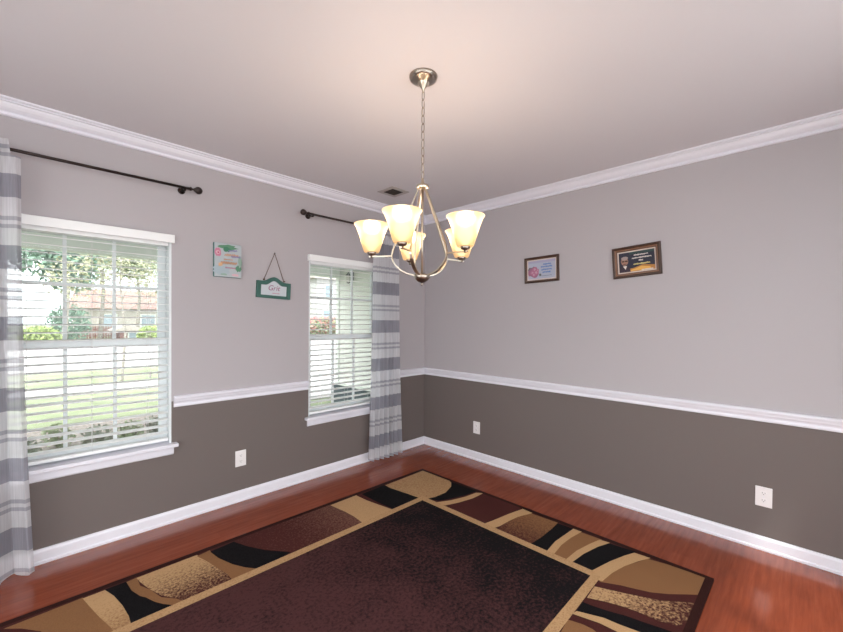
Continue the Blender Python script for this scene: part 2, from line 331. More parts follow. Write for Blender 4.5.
# ------------------------------------------------------------------ front windows
def window(name, x0, x1, label):
    z0, z1 = WZ; root = st(empty(name, (0, 0, 0)), label)
    V = M['vinyl']
    b = MB()                                                # jamb liner
    b.box(x0, x0 + .012, .001, T, z0 + .022, z1, V); b.box(x1 - .012, x1, .001, T, z0 + .022, z1, V); b.box(x0 + .012, x1 - .012, .001, T, z1 - .012, z1, V)
    b.box(x0 + .012, x1 - .012, .06, T, z0 + .022, z0 + .035, V)
    b.build('window_frame', root)
    def sash(y, za, zb, zm, rt, rb):
        s = MB(); a, c = x0 + .012, x1 - .012; w = .044
        s.box(a, a + w, y, y + .03, za, zb, V); s.box(c - w, c, y, y + .03, za, zb, V)
        s.box(a + w, c - w, y, y + .03, zb - rt, zb, V); s.box(a + w, c - w, y, y + .03, za, za + rb, V)
        so = s.build('sash', root, bevel=.002)
        g = MB(); ga, gc = a + w, c - w; t = (gc - ga) / 3
        for k in (1, 2): g.box(ga + k * t - .009, ga + k * t + .009, y + .006, y + .022, za + rb, zb - rt, V)
        g.box(ga, gc, y + .0065, y + .0215, zm - .009, zm + .009, V)
        g.build('muntin', so)
        MB().box(ga, gc, y + .013, y + .016, za + rb, zb - rt, M['pane']).build('pane', so)
    sash(.095, 1.165, 1.848, 1.525, .045, .04)             # upper, outer track
    sash(.062, .535, 1.205, .845, .045, .05)               # lower, inner track
    b = MB(); b.box(x0 - .035, x1 + .03, -.052, 0, z0, z0 + .022, M['trim']); b.box(x0, x1, 0, T, z0, z0 + .022, M['trim'])
    b.build('window_sill', root, bevel=.004)
    MB().extrude([(0, .446), (.012, .447), (.018, .455), (.018, z0 - .004), (.022, z0), (0, z0)], x0 - .012, x1 + .01,
                 lambda a, c, t, e: (t, -a, c), M['trim']).build('apron', root)
    return root
window('window_1', *W1, 'white sash window beside the long curtain rod')
window('window_2', *W2, 'white sash window nearest the room corner')

def blind(x0, x1, label):
    z0, z1 = WZ; root = tag(empty('window_blind', ((x0 + x1) / 2, .03, z0 + .02)), label, 'blind')
    root_loc = Vector(root.location)
    a, c = x0 + .016, x1 - .016
    def fin(mb, n, **k):
        mb.v = [tuple(Vector(v) - root_loc) for v in mb.v]; return mb.build(n, root, **k)
    b = MB(); b.box(x0 - .014, x1 + .011, -.036, -.024, 1.817, 1.870, M['slat']); b.box(x0 - .014, x0 - .004, -.024, -.001, 1.817, 1.870, M['slat'])
    b.box(x1 + .001, x1 + .011, -.024, -.001, 1.817, 1.870, M['slat']); fin(b, 'valance', bevel=.003)
    b = MB(); b.box(a, c, .004, .050, 1.800, 1.842, M['slat']); fin(b, 'headrail')
    n = 28; zt, zb = 1.772, .588; b = MB(); yc, hw = .028, .0225
    for i in range(n):
        z = zt + (zb - zt) * i / (n - 1); tilt = -.12
        dy = hw * math.cos(tilt); dz = hw * math.sin(tilt)
        pr = [(yc - dy, z + dz), (yc, z + .0022), (yc + dy, z - dz), (yc + dy, z - dz + .0026), (yc, z + .005), (yc - dy, z + dz + .0026)]
        b.extrude(pr, a, c, lambda p, q, t, e: (t, p, q), M['slat'])
    fin(b, 'slats')
    b = MB(); b.box(a, c, yc - .025, yc + .025, .537, .556, M['slat']); fin(b, 'bottom_rail', bevel=.003)
    for x in (a + .11, (a + c) / 2, c - .11):
        b = MB()
        for y in (.003, .054): b.tube([(x, y, 1.80), (x, y, .55)], .0009, M['cord'], 5)
        fin(b, 'ladder_cord')
    b = MB(); b.tube([(c - .10, -.002, 1.80), (c - .10, -.004, 1.00)], .0011, M['cord'], 6)
    b.lathe([(.001, 1.00), (.004, .99), (.006, .96), (.001, .957)], M['cord'], 10, (c - .10, -.004, 0)); fin(b, 'lift_cord')
    return root
blind(*W1, 'white slatted blind in the window beside the long curtain rod, slats open')
blind(*W2, 'white slatted blind in the window nearest the room corner, slats open')

# ------------------------------------------------------------------ curtain rods and curtains
RY = -.09
def rod(x0, x1, z, label, ends):
    root = tag(empty('curtain_rod', ((x0 + x1) / 2, 0, z)), label, 'curtain rod'); B = M['bronze']; L0 = Vector(root.location)
    def fin(mb, n, **k):
        mb.v = [tuple(Vector(v) - L0) for v in mb.v]; return mb.build(n, root, smooth=True, **k)
    fin(MB().tube([(x0, RY, z), (x1, RY, z)], .0085, B, 14), 'rod')
    for s, x in ((-1, x0), (1, x1)):
        f = [(.006, 0), (.012, .002), (.012, .010), (.007, .014), (.007, .024), (.014, .030)] + \
            [(max(.0005, .024 * math.sin(t)), .052 - .024 * math.cos(t)) for t in [PI * k / 10 for k in range(2, 11)]]
        fin(MB().lathe([(r, s * h) for r, h in f], B, 20, (x, RY, z), 'x'), 'finial')
    for x in ends:
        b = MB(); b.lathe([(.0005, -.001), (.022, -.001), (.022, -.008), (.010, -.012), (.008, -.02)], B, 20, (x, 0, z), 'y')
        b.tube([(x, -.012, z), (x, -.05, z - .002), (x, -.08, z - .014), (x, RY, z - .014)], .0065, B, 10)
        b.tube([(x, RY + .014 * math.cos(t), z + .014 * math.sin(t)) for t in [PI + PI * k / 8 for k in range(9)]], .005, B, 8)
        fin(b, 'bracket')
    return root
rod(-3.62, -2.29, 2.172, 'long dark bronze curtain rod over the window beside the flower canvas', (-3.56, -2.315))
rod(-1.435, -.43, 2.184, 'short dark bronze curtain rod partly hidden by the lit lamp shades', (-1.40, -.47))

def curtain(x0, x1, b0, b1, ztop, zbot, folds, amp, label, seed, y=RY - .036, drop=0):
    rnd = random.Random(seed); NX, NZ = folds * 14, 60
    ph = [rnd.uniform(-.5, .5) for _ in range(folds + 2)]; am = [rnd.uniform(.7, 1.25) for _ in range(folds + 2)]
    vs = []; cx = (x0 + x1) / 2
    for j in range(NZ + 1):
        v = j / NZ; e = v ** 2.2
        for i in range(NX + 1):
            u = i / NX; k = u * folds; ki = int(min(k, folds - 1e-6)); fr = k - ki
            a_ = am[ki] * (1 - fr) + am[ki + 1] * fr; p_ = ph[ki] * (1 - fr) + ph[ki + 1] * fr
            xa = x0 + (x1 - x0) * u; xb = b0 + (b1 - b0) * u
            w = math.sin(2 * PI * k + p_ * 1.6 * v)
            # near the top the cloth is gathered round the rod
            top = min(1, (v * 14))
            yy = y + amp * a_ * w * (.62 + .38 * v) * top + (1 - top) * .012 * w
            yy += (.010 * (1 - top)) 
            xx = xa * (1 - e) + xb * e + .22 * amp * math.sin(4 * PI * k + p_) * (.5 + .5 * v)
            zt_ = ztop - (drop if u > .90 else 0)
            zz = zt_ + (zbot - zt_) * v + .008 * math.sin(2 * PI * k + 1) * e + .006 * math.sin(5 * u + seed) * e
            vs.append((xx - cx, yy, zz))
    fs = [(j * (NX + 1) + i, j * (NX + 1) + i + 1, (j + 1) * (NX + 1) + i + 1, (j + 1) * (NX + 1) + i) for j in range(NZ) for i in range(NX)]
    o = MB().add(vs, fs, M['curtain']).build('curtain', smooth=True, loc=(cx, 0, 0))
    return tag(o, label, 'curtain')
curtain(-3.50, -3.05, -3.50, -3.005, 2.215, .022, 5, .026, 'sheer grey striped curtain hanging from the long rod at the picture edge', 3, drop=.08)
curtain(-.812, -.494, -.850, -.435, 2.215, .045, 7, .026, 'sheer grey striped curtain hanging next to the room corner', 8)

# ------------------------------------------------------------------ outlets
def outlet(loc, rz, label):
    root = tag(empty('wall_outlet', loc, (0, 0, rz)), label, 'outlet')
    w, h = .038, .0575
    b = MB(); b.slab([(-w, -h), (w, -h), (w, h), (-w, h)], -.006, 0, M['outlet']); b.build('cover_plate', root, bevel=.002)
    for s in (-1, 1):
        b = MB(); b.slab([(.0165 * math.cos(t), s * .021 + .0145 * max(-.85, min(.85, math.sin(t)))) for t in [2 * PI * k / 20 for k in range(20)]], -.008, -.005, M['outlet'])
        r = b.build('receptacle', root)
        b = MB()
        for x in (-.006, .006): b.slab([(x - .001, s * .021 - .001), (x + .001, s * .021 - .001), (x + .001, s * .021 + .007), (x - .001, s * .021 + .007)], -.0084, -.0078, M['slot'])
        b.slab([(-.002, s * .021 - .008), (.002, s * .021 - .008), (.002, s * .021 - .004), (-.002, s * .021 - .004)], -.0084, -.0078, M['slot'])
        b.build('slots', r)
    MB().lathe([(.003, -.006), (.003, -.0075), (.0002, -.0078)], M['trim'], 10, (0, 0, 0), 'y').build('screw', root)
outlet((-1.932, 0, .312), 0, 'white wall outlet on the taupe wall between the two windows')
outlet((0, -.705, .309), -PI / 2, 'white wall outlet on the taupe wall close to the room corner')
outlet((0, -2.779, .311), -PI / 2, 'white wall outlet on the taupe wall, farthest from the room corner')

# ------------------------------------------------------------------ wall pictures
def flat(name, c, rough=.6): 
    if name not in M: M[name] = mat(name, c, rough)
    return M[name]
def blob(cx, cz, r, n=14, wob=.18, seed=0, sx=1, sz=1):
    q = random.Random(seed); return [(cx + sx * r * (1 + q.uniform(-wob, wob)) * math.cos(2 * PI * k / n), cz + sz * r * (1 + q.uniform(-wob, wob)) * math.sin(2 * PI * k / n)) for k in range(n)]
class Decals:
    """flat print: thin raised outlines on a sheet, each a little above the last"""
    def __init__(s, y): s.b = MB(); s.y = y; s.k = 0
    def poly(s, p, m):
        s.k += 1; s.b.slab(p, s.y - .00010 * s.k, s.y - .00010 * s.k + .00008, m)
    def rect(s, x0, x1, z0, z1, m): s.poly([(x0, z0), (x1, z0), (x1, z1), (x0, z1)], m)
    def scrawl(s, x0, x1, z, h, m, seed, w=.0022, skew=0):
        """unreadable handwriting-like wave"""
        q = random.Random(seed); pts = []; n = int((x1 - x0) / (h * .55)) * 2 + 2
        for i in range(n + 1):
            u = i / n; pts.append((x0 + (x1 - x0) * u, z + skew * u + (h / 2 if i % 2 else -h / 2) * q.uniform(.5, 1.1)))
        for a, b in zip(pts, pts[1:]):
            s.b.slab([(a[0] - w / 2, a[1]), (a[0] + w / 2, a[1]), (b[0] + w / 2, b[1]), (b[0] - w / 2, b[1])], s.y - .00010 * (s.k + 1), s.y - .0001 * s.k, m)
        s.k += 1
def picture_frame(root, w, h, fw, prof_mats, d=.02):
    """mitred moulding: rings from the outer edge inwards (inset, front depth, material)"""
    rings = [(0, 0), (0, d * .75), (fw * .12, d * .95), (fw * .35, d), (fw * .55, d * .8), (fw * .62, d * .7), (fw * .8, d * .72), (fw * .92, d * .5), (fw, d * .45), (fw, .002)]
    b = MB(); vs = []
    for i, y in rings: vs += [(-w / 2 + i, -y, -h / 2 + i), (w / 2 - i, -y, -h / 2 + i), (w / 2 - i, -y, h / 2 - i), (-w / 2 + i, -y, h / 2 - i)]
    for r in range(len(rings) - 1):
        b.add(vs, [(r * 4 + k, r * 4 + (k + 1) % 4, (r + 1) * 4 + (k + 1) % 4, (r + 1) * 4 + k) for k in range(4)], prof_mats[0] if r < 4 or r > 6 else prof_mats[1])
    o = b.build('frame', root)
    return o
# flower print with blue lettering
p1 = tag(empty('framed_picture', (0, -1.3595, 1.768), (0, math.radians(-1.3), -PI / 2)), 'small dark-framed flower print with blue writing, nearer the room corner', 'picture')
w, h = .308, .217
picture_frame(p1, w, h, .022, (flat('dark_walnut', (.055, .026, .018), .35), flat('walnut_lip', (.10, .05, .03), .35)), .018)
b = MB(); b.box(-w / 2 + .02, w / 2 - .02, -.004, -.001, -h / 2 + .02, h / 2 - .02, flat('cream_mat', (.62, .52, .47))); b.build('mat_board', p1)
D = Decals(-.0042); iw, ih = w / 2 - .032, h / 2 - .032
D.rect(-iw, iw, -ih, ih, flat('pale_blue_paper', (.40, .43, .54)))
D.rect(-iw, iw, ih - .02, ih, flat('lilac_paper', (.36, .36, .52)))
D.poly(blob(-.078, -.01, .040, 18, .3, 2), flat('leaf_grey', (.14, .15, .15)))
D.poly(blob(-.072, -.020, .046, 18, .25, 3, 1.1, .9), flat('mauve', (.32, .13, .22)))
for k, (x, z, r) in enumerate([(-.062, .004, .022), (-.082, -.022, .02), (-.048, -.022, .024), (-.070, -.04, .018), (-.036, -.004, .014)]):
    D.poly(blob(x, z, r, 12, .25, 5 + k), flat('petal_pink', (.42, .16, .26))); D.poly(blob(x, z, r * .45, 10, .25, 25 + k), flat('petal_light', (.52, .30, .38)))
D.poly(blob(-.012, -.046, .012, 10, .3, 40), flat('leaf_grey', (.14, .15, .15)))
for k, (z, a, c) in enumerate([(.040, .015, .085), (.020, -.005, .095), (-.004, 0, .09), (-.026, .01, .08)]): D.scrawl(a, c, z, .014, flat('ink_blue', (.12, .22, .50)), 60 + k, .004)
D.scrawl(.0, .09, -.055, .004, flat('leaf_grey', (.14, .15, .15)), 70, .0015)
D.b.build('print', p1)
# portrait print with writing
p2 = tag(empty('framed_picture', (0, -2.083, 1.763), (0, math.radians(-3.6), -PI / 2)), 'copper-brown framed dark print with a portrait and gold writing, tilted on the wall', 'picture')
w, h = .312, .222
picture_frame(p2, w, h, .032, (flat('copper_wood', (.05, .022, .013), .4), flat('copper_lip', (.20, .10, .06), .3)), .022)
b = MB(); b.box(-w / 2 + .03, w / 2 - .03, -.004, -.001, -h / 2 + .03, h / 2 - .03, flat('cream_mat', (.62, .52, .47))); b.build('mat_board', p2)
D = Decals(-.0042); iw, ih = w / 2 - .041, h / 2 - .041
D.rect(-iw, iw, -ih, ih, flat('navy_paper', (.012, .014, .035)))
D.rect(-iw + .07, iw, ih - .018, ih, flat('teal_paper', (.02, .05, .05)))
gold = flat('gold_ink', (.75, .42, .10)); cream = flat('cream_ink', (.72, .66, .62))
D.poly([(-iw + .02, -ih), (iw, -ih), (iw, -ih + .030), (.04, -ih + .042), (-.02, -ih + .024), (-iw + .03, -ih + .020)], flat('amber_glow', (.45, .20, .05)))
D.poly([(-iw + .035, -ih + .004), (iw - .02, -ih + .004), (iw - .03, -ih + .020), (.03, -ih + .032), (-.01, -ih + .018)], gold)
D.poly([(-iw, -ih), (-iw + .075, -ih), (-iw + .07, -ih + .03), (-iw + .052, -ih + .045), (-iw + .02, -ih + .045), (-iw, -ih + .03)], flat('suit_dark', (.03, .015, .03)))
D.poly([(-iw + .026, -ih + .045), (-iw + .052, -ih + .045), (-iw + .042, -ih + .018)], cream)
D.poly(blob(-iw + .038, .008, .024, 18, .05, 4, 1, 1.25), flat('skin_print', (.34, .18, .13)))
D.poly(blob(-iw + .038, .030, .022, 14, .08, 5, 1.05, .6), flat('grey_hair', (.36, .29, .27)))
for s in (-1, 1): D.rect(-iw + .038 + s * .011 - .009, -iw + .038 + s * .011 + .009, .004, .013, flat('dark_lens', (.04, .015, .01)))
D.rect(-iw + .028, -iw + .048, -.014, -.009, flat('moustache', (.06, .03, .03)))
for k, (z, a, c) in enumerate([(.044, -.015, .075), (.023, -.028, .095), (.004, .015, .042)]): D.scrawl(a, c, z, .011, cream, 80 + k, .0035)
D.scrawl(-.02, .085, -.020, .013, flat('yellow_ink', (.62, .55, .22)), 90, .005)
D.rect(.03, iw - .012, -ih + .001, -ih + .008, cream)
D.b.build('print', p2)
# flower canvas
cv = tag(empty('canvas_print', (-2.0300, .0006, 1.745), (0, 0, 0)), 'small pastel canvas with flowers and orange writing between sign and window', 'canvas')
w, h = .183, .236
MB().box(-w / 2, w / 2, -.026, 0, -h / 2, h / 2, flat('canvas_edge', (.09, .20, .19))).build('canvas', cv, bevel=.002)
D = Decals(-.0262)
D.rect(-w / 2 + .001, w / 2 - .001, -h / 2 + .001, h / 2 - .001, flat('pale_mint', (.42, .47, .50)))
D.poly(blob(-.045, -.07, .055, 20, .2, 1, 1, .7), flat('pale_sky', (.37, .45, .50)))
D.poly(blob(.0, .09, .03, 16, .3, 2, 1.9, .7), flat('leaf_green', (.10, .25, .15)))
D.poly(blob(-.01, .075, .018, 14, .3, 12, 1.6, 1), flat('leaf_deep', (.05, .20, .12)))
D.poly(blob(-.068, .052, .024, 16, .15, 3, .9, 1.3), flat('rose', (.55, .20, .30))); D.poly(blob(-.068, .052, .013, 14, .15, 13), flat('rose_light', (.66, .40, .45))); D.poly(blob(-.066, .05, .006, 10, .15, 14), flat('rose_core', (.45, .05, .15)))
D.poly(blob(.072, -.05, .026, 16, .3, 4, .8, 1.0), flat('leaf_green', (.10, .25, .15))); D.poly(blob(.08, -.005, .02, 14, .3, 6, .6, 2), flat('leaf_pale', (.28, .40, .33)))
D.poly(blob(.05, -.10, .012, 10, .3, 8, 2.2, .8), flat('rose_light', (.66, .40, .45))); D.poly(blob(-.03, -.10, .012, 10, .3, 9, 2, .7), flat('leaf_pale', (.28, .40, .33)))
orange = flat('orange_ink', (.62, .33, .20)); blue = flat('indigo_ink', (.22, .18, .40))
D.scrawl(.0, .06, .068, .016, blue, 31, .004, .006); D.scrawl(-.025, .07, .036, .022, orange, 32, .005, .004); D.scrawl(.02, .085, .030, .016, blue, 33, .003)
D.scrawl(-.03, .03, .006, .010, orange, 34, .003); D.scrawl(-.05, .06, -.020, .022, orange, 35, .006, .004); D.scrawl(-.02, .05, -.052, .010, flat('rose', (.55, .20, .30)), 36, .003)
D.poly(blob(-.052, -.032, .014, 12, .2, 37), flat('peach', (.68, .42, .24)))
D.b.build('print', cv)
# arched hanging sign
sg = tag(empty('hanging_sign', (-1.690, 0, 1.558), (0, math.radians(2.2), 0)), 'green arched wooden sign with a white face hanging by twine from a nail', 'sign')
def arch(w, hb, ht, rise, n=14):
    pts = [(-w / 2, -hb), (w / 2, -hb), (w / 2, ht)]
    for k in range(n + 1):
        u = 1 - 2 * k / n; x = u * w * .34; pts.append((x, ht + rise * (.5 + .5 * math.cos(PI * u))))
    pts.append((-w / 2, ht)); return pts
outer = arch(.268, .065, .062, .036); inner = arch(.205, .043, .034, .034)
b = MB(); b.slab(outer, -.010, 0, M['green']); b.build('board', sg, bevel=.001)
b = MB(); n = len(outer); vs = [(x, -.010, z) for x, z in outer] + [(x, -.019, z) for x, z in outer] + [(x, -.019, z) for x, z in inner] + [(x, -.010, z) for x, z in inner]
b.add(vs, [(r * n + i, r * n + (i + 1) % n, (r + 1) * n + (i + 1) % n, (r + 1) * n + i) for r in range(3) for i in range(n)], M['green'])
b.build('border', sg)
b = MB(); b.slab(inner, -.0125, -.010, flat('white_sign_face', (.56, .60, .64))); b.build('face', sg)
def text(s, size, loc, m, parent, shear=.25, name='lettering'):
    c = bpy.data.curves.new(name, 'FONT'); c.body = s; c.size = size; c.align_x = 'CENTER'; c.extrude = .0004; c.shear = shear; c.offset = 0
    o = bpy.data.objects.new('tmp', c); COL.objects.link(o); bpy.context.view_layer.update()
    me = bpy.data.meshes.new_from_object(o.evaluated_get(bpy.context.evaluated_depsgraph_get())); bpy.data.objects.remove(o)
    me.materials.clear(); me.materials.append(m); t = bpy.data.objects.new(name, me); COL.objects.link(t)
    t.parent = parent; t.location = loc; t.rotation_euler = (PI / 2, 0, 0); return t
text('Grit', .056, (-.002, -.0130, -.004), flat('plum_ink', (.28, .06, .16)), sg)
D = Decals(-.0126); D.scrawl(-.012, .045, -.026, .009, flat('rose', (.55, .20, .30)), 50, .002); D.b.build('small_lettering', sg)
b = MB()
for x in (-.080, .080): b.tube([(x, -.008, .070), (0 - .004, -.010, .283)], .0022, M['twine'], 7)
b.build('twine', sg)
for x in (-.080, .080): MB().lathe([(.0005, -.022), (.006, -.021), (.006, -.008)], M['twine'], 10, (x, 0, .074), 'y').build('knot', sg)
MB().lathe([(.0003, -.014), (.004, -.014), (.004, -.012), (.0015, -.012), (.0015, 0)], M['bronze'], 10, (-.004, 0, .285), 'y').build('nail', sg)

# ------------------------------------------------------------------ ceiling vent
vt = tag(empty('ceiling_vent', (-.812, -.398, H)), 'square ceiling air vent with dark louvres near the room corner', 'vent')
b = MB(); o_, i_ = .098, .060
for (a, c, d, e) in ((-o_, o_, -o_, -i_), (-o_, o_, i_, o_), (-o_, -i_, -i_, i_), (i_, o_, -i_, i_)): b.box(a, c, d, e, -.007, 0, M['ventw'])
b.build('frame', vt, bevel=.002)
MB().box(-i_, i_, -i_, i_, -.002, 0, M['ventd']).build('duct', vt)
b = MB()
for k in range(8):
    y = -i_ + .006 + k * .0152; b.box(-i_, i_, y, y + .0035, -.008, -.002, M['ventd'])
b.build('louvres', vt)

# ------------------------------------------------------------------ chandelier
CX, CY = -1.764, -1.686
ch = tag(empty('chandelier', (CX, CY, H)), 'brushed nickel five-arm chandelier with lit frosted glass shades', 'chandelier')
N_ = M['nickel']; Z = lambda z: z - H
b = MB(); b.lathe([(.0005, Z(2.402)), (.012, Z(2.402)), (.03, Z(2.412)), (.050, Z(2.420)), (.062, Z(2.428)), (.064, Z(2.436)), (.064, Z(2.44))], M['darknickel'], 48)
b.build('canopy', ch, smooth=True)
b = MB(); b.lathe([(.0005, Z(2.366)), (.004, Z(2.368)), (.008, Z(2.385)), (.018, Z(2.398)), (.026, Z(2.408)), (.027, Z(2.414))], N_, 32); b.build('canopy_cone', ch, smooth=True)
b = MB(); zc = 2.372; k = 0
while zc > 1.99:
    pts = []
    for t in range(20):
        th = 2 * PI * t / 20; hx = .0075 * math.cos(th); hz = .0175 * math.sin(th) + (.004 if math.sin(th) > 0 else -.004)
        pts.append((hx, 0, Z(zc - .018) + hz) if k % 2 else (0, hx, Z(zc - .018) + hz))
    b.tube(pts, .0020, M['darknickel'], 6, closed=True); zc -= .0365; k += 1
b.build('chain', ch, smooth=True)
pts = [(.004 * math.sin(i * .9), .004 * math.cos(i * .9), Z(2.39 - i * .0225)) for i in range(20)]
MB().tube(pts, .0009, flat('clear_cord', (.7, .6, .5)), 6).build('power_cord', ch, smooth=True)
b = MB(); b.lathe([(.0005, Z(1.981)), (.006, Z(1.979)), (.007, Z(1.961)), (.012, Z(1.951)), (.028, Z(1.947)), (.030, Z(1.939)), (.028, Z(1.931)), (.010, Z(1.927)), (.0005, Z(1.925))], N_, 32)
b.build('hub', ch, smooth=True)
MB().tube([(0, 0, Z(1.93)), (0, 0, Z(1.54))], .0052, N_, 12).build('center_rod', ch, smooth=True)
b = MB(); b.lathe([(.0005, Z(1.545)), (.020, Z(1.543)), (.037, Z(1.537)), (.038, Z(1.532)), (.034, Z(1.520)), (.022, Z(1.508)), (.010, Z(1.503)), (.006, Z(1.500)), (.007, Z(1.496)), (.004, Z(1.490)), (.0005, Z(1.487))], M['darknickel'], 32)
b.build('bowl', ch, smooth=True)
FA = math.atan2(-.701, -.713)          # direction from the chandelier towards the door side
def ribbon(pts, w, t, m, mb):
    """flat band along pts in the arm plane (r,z), width w sideways, thickness t"""
    vs = []; n = len(pts)
    for i, (r, z) in enumerate(pts):
        a = pts[max(i - 1, 0)]; c = pts[min(i + 1, n - 1)]; d = Vector((c[0] - a[0], c[1] - a[1])).normalized(); nn = Vector((-d.y, d.x)) * t / 2
        ww = (w[i] if isinstance(w, list) else w) / 2
        vs += [(r + nn.x, -ww, z + nn.y), (r + nn.x, ww, z + nn.y), (r - nn.x, ww, z - nn.y), (r - nn.x, -ww, z - nn.y)]
    fs = [(i * 4 + k, i * 4 + (k + 1) % 4, i * 4 + 4 + (k + 1) % 4, i * 4 + 4 + k) for i in range(n - 1) for k in range(4)] + [(0, 1, 2, 3), ((n - 1) * 4 + 3, (n - 1) * 4 + 2, (n - 1) * 4 + 1, (n - 1) * 4)]
    mb.add(vs, fs, m)
RJ, RS = .140, .232
arm = MB()
curve = [(.016, Z(1.935)), (.045, Z(1.868)), (.085, Z(1.775)), (.120, Z(1.690)), (.134, Z(1.652)), (.139, Z(1.630)), (.138, Z(1.612)), (.130, Z(1.594)), (.115, Z(1.575)), (.094, Z(1.557)), (.068, Z(1.544)), (.040, Z(1.537)), (.020, Z(1.536))]
ribbon(curve[:6], .0075, .0055, N_, arm)
ribbon(curve[5:], [.008, .010, .013, .015, .016, .016, .015, .012], .005, N_, arm)
ribbon([(RJ, Z(1.624)), (RJ + .03, Z(1.623)), (RS + .012, Z(1.621))], .009, .006, N_, arm)
cup = MB(); cup.lathe([(.0005, Z(1.615)), (.006, Z(1.616)), (.006, Z(1.626)), (.017, Z(1.630)), (.021, Z(1.637)), (.021, Z(1.645)), (.0005, Z(1.646))], M['darknickel'], 24, (RS, 0, 0))
sh = MB(); zb, zt = Z(1.640), Z(1.769)
po = [(.027, zb), (.033, zb + .001), (.037, zb + .007), (.0475, zb + .042), (.0605, zb + .085), (.0725, zb + .116), (.0795, zt - .003), (.081, zt)]
pi = [(.0785, zt), (.066, zb + .091), (.054, zb + .056), (.038, zb + .010), (.030, zb + .003)]
sh.lathe(po + pi[:1], M['shade'], 40, (RS, 0, 0))
sh2 = MB(); sh2.lathe([(.0802, zt - .0005), (.0812, zt + .0012), (.0785, zt + .0012), (.0782, zt - .0005)], flat('shade_rim_glass', (.85, .62, .36), .3), 40, (RS, 0, 0), closed=True)
bu = MB(); bu.lathe([(.012, Z(1.646)), (.013, Z(1.657))] + [(.031 * math.sin(t), Z(1.692) - .033 * math.cos(t)) for t in [PI * k / 12 for k in range(3, 13)]], M['bulb'], 20, (RS, 0, 0))
protos = None
for k in range(5):
    ang = FA + math.radians(-20.5 - 72 * k) 
    if protos is None:
        a = arm.build('arm', ch); c = cup.build('socket_cup', a, smooth=True)
        s = sh.build('lamp_shade', ch, smooth=True); rm = sh2.build('rim', s, smooth=True); u = bu.build('bulb', s, smooth=True)
        protos = (a, c, s, rm, u); cur = protos
    else:
        cur = tuple(o.copy() for o in protos)
        for o in cur: COL.objects.link(o)
        cur[0].parent = ch; cur[1].parent = cur[0]; cur[2].parent = ch; cur[3].parent = cur[2]; cur[4].parent = cur[2]
    for o in (cur[0], cur[2]): o.rotation_euler = (0, 0, ang)
    ld = bpy.data.lights.new('bulb_light', 'POINT'); ld.energy = BULB_W; ld.color = (1, .80, .62); ld.shadow_soft_size = .028
    lo = bpy.data.objects.new('bulb_light', ld); COL.objects.link(lo); lo.parent = ch
    lo.location = (RS * math.cos(ang), RS * math.sin(ang), Z(1.762))

# ------------------------------------------------------------------ rug
b = MB(); zt = .012
O = [(-3.63, -.4777), (-.558, -.524), (-.552, -2.622), (-3.60, -2.60)]
def prism(poly, z0, z1, m):
    n = len(poly); P_ = [(x - RC[0], y - RC[1]) for x, y in poly]
    b.add([(x, y, z0) for x, y in P_] + [(x, y, z1) for x, y in P_], [tuple(range(n))[::-1], tuple(range(n, 2 * n))] + [(i, (i + 1) % n, n + (i + 1) % n, n + i) for i in range(n)], m)
prism(O, 0, zt, R['edge'])
zz = zt
def lay(poly, m):
    """thin coloured pile area sewn on top of the base"""
    global zz
    zz += .00012
    n = len(poly)
    b.add([(x - RC[0], y - RC[1], zz) for x, y in poly], [tuple(range(n))], m)
I = [(-3.6, -.512), (-.592, -.558), (-.586, -2.588), (-3.57, -2.566)]
def clip(poly):
    out = poly
    c = I + [I[0]]
    for (ax, ay), (bx, by) in zip(c, c[1:]):      # I runs clockwise
        inp, out = out, []
        side = lambda p: (bx - ax) * (p[1] - ay) - (by - ay) * (p[0] - ax)
        for i in range(len(inp)):
            p, q = inp[i - 1], inp[i]; sp, sq = side(p), side(q)
            if (sp <= 0) != (sq <= 0):
                t = sp / (sp - sq); out.append((p[0] + t * (q[0] - p[0]), p[1] + t * (q[1] - p[1])))
            if sq <= 0: out.append(q)
        if not out: return out
    return out
lay(I, R['brown'])
# motifs of the part of the border that lies outside the picture
lay([(-3.57, -1.1), (-3.2, -1.2), (-3.2, -1.8), (-3.57, -1.7)], R['tan']); lay([(-3.57, -1.8), (-3.2, -1.9), (-3.2, -2.3), (-3.57, -2.2)], R['black'])
lay([(-3.0, -2.56), (-2.8, -2.22), (-2.3, -2.22), (-2.4, -2.56)], R['tan']); lay([(-2.2, -2.56), (-2.1, -2.22), (-1.8, -2.22), (-1.9, -2.56)], R['spkB'])
lay([(-3.57, -.55), (-3.2, -.55), (-3.12, -.9), (-3.57, -.9)], R['black'])
for k_, poly in RUG:
    p_ = clip(poly)
    if len(p_) > 2: lay(p_, R[k_])
so = [(-3.25, -.878), (-2.3, -.888), (-.957, -.911), (-.942, -2.157)]
lay([(-3.25, -.878), (-.952, -.911), (-1.002, -.960), (-3.2, -.934)], R['strip'])
lay([(-.952, -.911), (-.940, -2.180), (-.990, -2.165), (-1.002, -.960)], R['strip'])
lay([(-.942, -2.150), (-.962, -2.206), (-3.25, -2.245), (-3.2, -2.168), (-.990, -2.162)], R['strip'])
lay([(-3.25, -.878), (-3.2, -.934), (-3.2, -2.168), (-3.25, -2.235)], R['beige'])
lay([(-3.2, -.934), (-1.002, -.960), (-.990, -2.164), (-3.2, -2.170)], R['field'])
rug = b.build('area_rug', loc=(RC[0], RC[1], 0))
tag(rug, 'dark plum and beige patterned area rug on the cherry floor', 'rug')
for p in rug.data.polygons: 
    if p.normal.z < -.5 and p.center.z > .005: p.flip()

